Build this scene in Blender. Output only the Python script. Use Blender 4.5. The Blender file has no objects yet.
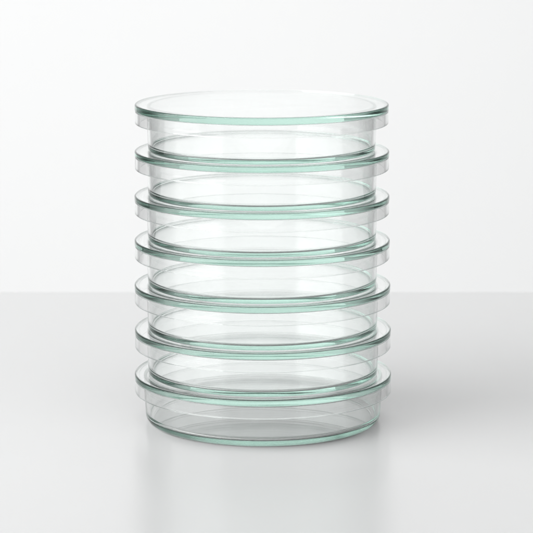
import bpy, bmesh, math
S = bpy.context.scene
COL = S.collection
PI = math.pi

# ------------------------------------------------------------ materials
def new_mat(name):
    m = bpy.data.materials.new(name); m.use_nodes = True
    nt = m.node_tree; nt.nodes.clear()
    return m, nt, nt.nodes.new('ShaderNodeOutputMaterial')

def glass(name, absorb, rough=0.0, ior=1.47, waves=0.0):
    """clear glass whose green comes from absorption along the light's path inside it"""
    m, nt, out = new_mat(name)
    g = nt.nodes.new('ShaderNodeBsdfGlass')
    g.inputs['IOR'].default_value = ior
    g.inputs['Roughness'].default_value = rough
    g.inputs['Color'].default_value = (1, 1, 1, 1)
    if waves:
        tc = nt.nodes.new('ShaderNodeTexCoord')
        oi = nt.nodes.new('ShaderNodeObjectInfo')
        n = nt.nodes.new('ShaderNodeTexNoise'); n.noise_dimensions = '4D'
        n.inputs['Scale'].default_value = 38; n.inputs['Detail'].default_value = 1.5
        mul = nt.nodes.new('ShaderNodeMath'); mul.operation = 'MULTIPLY'; mul.inputs[1].default_value = 30
        b = nt.nodes.new('ShaderNodeBump'); b.inputs['Strength'].default_value = waves
        b.inputs['Distance'].default_value = 0.001
        nt.links.new(tc.outputs['Object'], n.inputs['Vector'])
        nt.links.new(oi.outputs['Random'], mul.inputs[0]); nt.links.new(mul.outputs[0], n.inputs['W'])
        nt.links.new(n.outputs['Fac'], b.inputs['Height']); nt.links.new(b.outputs[0], g.inputs['Normal'])
    v = nt.nodes.new('ShaderNodeVolumeAbsorption')
    k = max(absorb) / 0.95
    v.inputs['Density'].default_value = k
    v.inputs['Color'].default_value = tuple(1 - a / k for a in absorb) + (1,)
    nt.links.new(g.outputs[0], out.inputs['Surface'])
    nt.links.new(v.outputs[0], out.inputs['Volume'])
    return m

def paint(name, col, rough, spec=0.5, scale=6.0, var=0.02, bump=0.0, sss=0.0):
    m, nt, out = new_mat(name)
    p = nt.nodes.new('ShaderNodeBsdfPrincipled')
    tc = nt.nodes.new('ShaderNodeTexCoord')
    n = nt.nodes.new('ShaderNodeTexNoise'); n.inputs['Scale'].default_value = scale; n.inputs['Detail'].default_value = 5
    r = nt.nodes.new('ShaderNodeMapRange')
    r.inputs['To Min'].default_value = rough - 0.02; r.inputs['To Max'].default_value = rough + 0.02
    mix = nt.nodes.new('ShaderNodeMix'); mix.data_type = 'RGBA'
    mix.inputs['A'].default_value = tuple(c * (1 - var) for c in col) + (1,)
    mix.inputs['B'].default_value = tuple(col) + (1,)
    nt.links.new(tc.outputs['Object'], n.inputs['Vector'])
    nt.links.new(n.outputs['Fac'], r.inputs['Value']); nt.links.new(r.outputs[0], p.inputs['Roughness'])
    nt.links.new(n.outputs['Fac'], mix.inputs['Factor']); nt.links.new(mix.outputs['Result'], p.inputs['Base Color'])
    p.inputs['Specular IOR Level'].default_value = spec
    if bump:
        n2 = nt.nodes.new('ShaderNodeTexNoise'); n2.inputs['Scale'].default_value = 900
        nt.links.new(tc.outputs['Object'], n2.inputs['Vector'])
        b = nt.nodes.new('ShaderNodeBump'); b.inputs['Strength'].default_value = bump; b.inputs['Distance'].default_value = 0.0002
        nt.links.new(n2.outputs['Fac'], b.inputs['Height']); nt.links.new(b.outputs[0], p.inputs['Normal'])
    if sss:                                   # opal acrylic lets light wander a few centimetres under its skin
        p.subsurface_method = 'RANDOM_WALK'
        p.inputs['Subsurface Weight'].default_value = 1.0
        p.inputs['Subsurface Radius'].default_value = (1, 1, 1)
        p.inputs['Subsurface Scale'].default_value = sss
    nt.links.new(p.outputs[0], out.inputs['Surface'])
    return m

M_PLATE = glass('green_glass', (5.4, 1.9, 3.1), waves=0.025)
M_RIM = glass('clear_glass', (13.0, 10.0, 10.8), waves=0.05)
M_DISH = glass('dish_glass', (6.0, 1.9, 3.3), waves=0.03)
M_TABLE = paint('white_acrylic', (0.88, 0.885, 0.885), 0.24, spec=0.9)
M_WALL = paint('white_backdrop', (0.74, 0.744, 0.744), 0.8, spec=0.2, scale=1.5)

# ------------------------------------------------------------ shapes
def rounded(pts):
    """closed profile of (r, z, fillet radius) -> list of (r, z, nr, nz): rounded corners with exact normals"""
    n = len(pts); out = []
    area2 = sum(pts[i][0] * pts[(i + 1) % n][1] - pts[(i + 1) % n][0] * pts[i][1] for i in range(n))
    for i, (x, y, f) in enumerate(pts):
        px, py, _ = pts[i - 1]; nx, ny, _ = pts[(i + 1) % n]
        if x < 1e-7:
            out.append((0.0, y, 0.0, -1.0 if i == 0 else 1.0)); continue
        ax, ay = px - x, py - y; bx, by = nx - x, ny - y
        la, lb = math.hypot(ax, ay), math.hypot(bx, by)
        ax, ay, bx, by = ax / la, ay / la, bx / lb, by / lb
        ang = math.acos(max(-1, min(1, ax * bx + ay * by)))
        turn = (-ax) * by - (-ay) * bx
        sg = 1.0 if turn * area2 > 0 else -1.0
        t = f / math.tan(ang / 2)
        cx, cy = ax + bx, ay + by; lc = math.hypot(cx, cy)
        d = f / math.sin(ang / 2); cx, cy = x + cx / lc * d, y + cy / lc * d
        a0 = math.atan2(y + ay * t - cy, x + ax * t - cx); a1 = math.atan2(y + by * t - cy, x + bx * t - cx)
        da = (a1 - a0 + PI) % (2 * PI) - PI
        k = 10
        for j in range(k + 1):
            a = a0 + da * j / k
            out.append((cx + f * math.cos(a), cy + f * math.sin(a), sg * math.cos(a), sg * math.sin(a)))
    return out

def lathe(name, profile, mat, parent=None, seg=480):
    """spin the closed profile into a solid; vertex normals are the exact ones of the turned shape"""
    verts, norms, rings, faces = [], [], [], []
    for r, z, nr, nz in profile:
        ks = [0] if r < 1e-7 else range(seg)
        ring = []
        for k in ks:
            c, s = math.cos(2 * PI * k / seg), math.sin(2 * PI * k / seg)
            ring.append(len(verts)); verts.append((r * c, r * s, z)); norms.append((nr * c, nr * s, nz))
        rings.append(ring)
    n = len(rings)
    for i in range(n):
        A, B = rings[i], rings[(i + 1) % n]
        if len(A) == 1 and len(B) == 1: continue
        for k in range(seg):
            k2 = (k + 1) % seg
            if len(A) == 1: faces.append((A[0], B[k2], B[k]))
            elif len(B) == 1: faces.append((A[k], A[k2], B[0]))
            else: faces.append((A[k], A[k2], B[k2], B[k]))
    me = bpy.data.meshes.new(name); me.from_pydata(verts, [], faces); me.update()
    bm = bmesh.new(); bm.from_mesh(me)
    bmesh.ops.recalc_face_normals(bm, faces=bm.faces[:])
    for f in bm.faces: f.smooth = True
    bm.to_mesh(me); bm.free()
    me.normals_split_custom_set_from_vertices(norms)
    me.materials.append(mat)
    o = bpy.data.objects.new(name, me); COL.objects.link(o); o.parent = parent
    return o

def box(name, lo, hi, mat, bev=0.0, parent=None):
    bm = bmesh.new(); bmesh.ops.create_cube(bm, size=1)
    for v in bm.verts:
        v.co = [lo[i] + (v.co[i] + 0.5) * (hi[i] - lo[i]) for i in range(3)]
    if bev:
        bmesh.ops.bevel(bm, geom=list(bm.edges), offset=bev, segments=6, profile=0.5, affect='EDGES')
    me = bpy.data.meshes.new(name); bm.to_mesh(me); bm.free(); me.materials.append(mat)
    o = bpy.data.objects.new(name, me); COL.objects.link(o); o.parent = parent
    return o

mm = 0.001
PITCH = 17.36 * mm        # height of one covered dish
FIRST = 18.7 * mm         # the lowest is a little taller
LIDR = 50.0 * mm
GAP = 0.06 * mm

def profile_plate(t):
    R = LIDR
    return rounded([(0, 0, 0), (R, 0, 0.5 * mm), (R, t, 0.6 * mm), (0, t, 0)])

def profile_rim():
    R = LIDR - 0.15 * mm; w = 1.7 * mm; h = 4.9 * mm
    return rounded([(R, -GAP, 0.25 * mm), (R - w, -GAP, 0.25 * mm), (R - w, -GAP - h, 0.35 * mm), (R, -GAP - h, 0.35 * mm)])

def profile_dish(rt, rb, h, base, fr, w=1.5 * mm):
    return rounded([(0, 0, 0), (rb, 0, fr), (rt, h, 0.6 * mm), (rt - w, h, 0.6 * mm),
                    (rb - w, base, max(1.5 * mm, fr - 0.8 * mm)), (0, base, 0)])

def make_petri(rt, rb, pitch, base, plate, fr=0.9 * mm):
    root = bpy.data.objects.new('petri_dish', None); COL.objects.link(root)
    root.empty_display_size = 0.01
    h = pitch - plate - 2 * GAP - 0.02 * mm
    dish = lathe('bottom_dish', profile_dish(rt, rb, h, base, fr), M_DISH, root)
    dish.location = (0, 0, GAP)
    lid = lathe('lid', profile_plate(plate), M_PLATE, root)
    lid.location = (0, 0, pitch - plate)
    rim = lathe('rim', profile_rim(), M_RIM, lid)
    return root, dish, lid, rim

LABELS = [
    'clear glass petri dish standing on the white table, lowest of the stack',
    'covered glass petri dish resting directly on the lowest one, second up from the table',
    'glass petri dish with green edged lid, third up from the table',
    'middle petri dish of the stack, three covered dishes above it and three below',
    'glass petri dish with green edged lid, third down from the top of the stack',
    'glass petri dish directly under the topmost one, its lid half hidden by the dish above',
    'topmost glass petri dish with its whole flat clear lid uncovered',
]
# small hand-set irregularities: sideways offset, depth offset (mm), spin, width factor
JIT = [(0.5, 0.0, 10, 1.004), (0.45, 0.1, 75, 1.003), (0.3, -0.1, 140, 1.002), (0.2, 0.05, 200, 1.000),
       (0.1, 0.0, 265, 0.999), (0.1, 0.1, 310, 0.998), (0.0, 0.0, 30, 0.996)]
proto = make_petri(45.25 * mm, 44.7 * mm, PITCH, 1.4 * mm, 2.2 * mm)
low = make_petri(46.6 * mm, 45.5 * mm, FIRST, 2.1 * mm, 2.2 * mm, 3.0 * mm)
top = make_petri(45.25 * mm, 44.7 * mm, PITCH + 0.9 * mm, 1.4 * mm, 2.7 * mm)
for i in range(7):
    if i == 0: root = low[0]
    elif i == 1: root = proto[0]
    elif i == 6: root = top[0]
    else:
        root = proto[0].copy(); COL.objects.link(root)
        for ch in (proto[1], proto[2]):
            c = ch.copy(); COL.objects.link(c); c.parent = root
            if ch is proto[2]:
                r = proto[3].copy(); COL.objects.link(r); r.parent = c
    dx, dy, spin, w = JIT[i]
    root.location = (dx * mm, dy * mm, 0 if i == 0 else FIRST + (i - 1) * PITCH)
    root.rotation_euler = (0, 0, math.radians(spin))
    root.scale = (w, w, 1)
    root['label'] = LABELS[i]; root['category'] = 'petri dish'; root['group'] = 'petri dishes in one stack'

# ------------------------------------------------------------ setting
TAB_BACK = 0.263
table = box('table', (-1.1, -0.55, -0.03), (1.1, TAB_BACK, 0.0), M_TABLE, bev=0.0025)
table['kind'] = 'structure'; table['label'] = 'white satin tabletop under the stack of dishes'
WALLY = 1.3
wall = box('wall', (-0.62, WALLY, -0.9), (0.62, WALLY + 0.05, 1.3), M_WALL)
wall['kind'] = 'structure'; wall['label'] = 'plain white backdrop wall behind the table'
floor = box('floor', (-3.0, -3.0, -0.95), (3.0, WALLY, -0.9), M_WALL)
floor['kind'] = 'structure'; floor['label'] = 'white studio floor'

# ------------------------------------------------------------ light
def area(name, loc, target, sx, sy, power, col=(1, 1, 1)):
    l = bpy.data.lights.new(name, 'AREA'); l.shape = 'RECTANGLE'; l.size = sx; l.size_y = sy
    l.energy = power; l.color = col
    o = bpy.data.objects.new(name, l); COL.objects.link(o); o.location = loc
    from mathutils import Vector
    o.rotation_euler = (Vector(target) - Vector(loc)).to_track_quat('-Z', 'Y').to_euler()
    return o
area('softbox_lamp', (-1.35, -0.55, 0.78), (0, 0, 0.0), 1.9, 1.5, 25)
area('overhead_fill', (0.15, -0.15, 1.6), (0.05, -0.05, 0), 1.6, 1.2, 5.0)  # added fill from above, lightens the table and the shadow on it
area('backdrop_lamp', (-0.1, 0.5, 0.62), (-0.15, WALLY, 0.5), 1.1, 0.4, 2.3)
area('backdrop_lamp', (-0.1, 0.5, -0.62), (-0.15, WALLY, -0.5), 1.1, 0.4, 1.7)

W = bpy.data.worlds.new('World'); S.world = W; W.use_nodes = True
nt = W.node_tree; bg = nt.nodes['Background']
# added fill glow: bright behind camera and round backdrop; dim flanks darken glass edges
tc = nt.nodes.new('ShaderNodeTexCoord'); sx = nt.nodes.new('ShaderNodeSeparateXYZ')
mr = nt.nodes.new('ShaderNodeMapRange'); mr.inputs['From Min'].default_value = -1; mr.inputs['From Max'].default_value = 1
cr = nt.nodes.new('ShaderNodeValToRGB'); cr.color_ramp.interpolation = 'EASE'
stops = [(0.0, 0.90), (0.30, 0.42), (0.46, 0.025), (0.82, 0.025), (0.96, 0.4)]
while len(cr.color_ramp.elements) < len(stops): cr.color_ramp.elements.new(0.5)
for e, (p, v_) in zip(cr.color_ramp.elements, stops): e.position = p; e.color = (v_, v_, v_, 1)
ml = nt.nodes.new('ShaderNodeMath'); ml.operation = 'MULTIPLY'; ml.inputs[1].default_value = 1.45
nt.links.new(tc.outputs['Generated'], sx.inputs[0]); nt.links.new(sx.outputs['Y'], mr.inputs['Value'])
nt.links.new(mr.outputs[0], cr.inputs['Fac']); nt.links.new(cr.outputs['Color'], ml.inputs[0])
nt.links.new(ml.outputs[0], bg.inputs['Strength'])
bg.inputs['Color'].default_value = (1, 1, 1, 1)

# ------------------------------------------------------------ camera
F = 2448.0; DIST = 0.960; CAMZ = 0.232; YH = -173.0; XC = 261.7
cam = bpy.data.cameras.new('camera'); co = bpy.data.objects.new('camera', cam); COL.objects.link(co)
co.location = (0, -DIST, CAMZ); co.rotation_euler = (PI / 2, 0, 0)
cam.sensor_width = 36; cam.lens = 36 * F / 533
cam.shift_x = (266.5 - XC) / 533
cam.shift_y = (YH - 266.5) / 533
cam.clip_start = 0.01; cam.clip_end = 100
cam.dof.use_dof = True; cam.dof.focus_distance = DIST - 0.03; cam.dof.aperture_fstop = 42
S.camera = co

# ------------------------------------------------------------ render
S.render.engine = 'CYCLES'
c = S.cycles
c.max_bounces = 36; c.transmission_bounces = 36; c.glossy_bounces = 24; c.diffuse_bounces = 4
c.transparent_max_bounces = 32; c.volume_bounces = 0
c.caustics_reflective = True; c.caustics_refractive = True; c.blur_glossy = 0.3
c.sample_clamp_indirect = 8
S.render.film_transparent = False
v = S.view_settings; v.view_transform = 'Standard'; v.look = 'None'; v.exposure = 0.0; v.gamma = 1
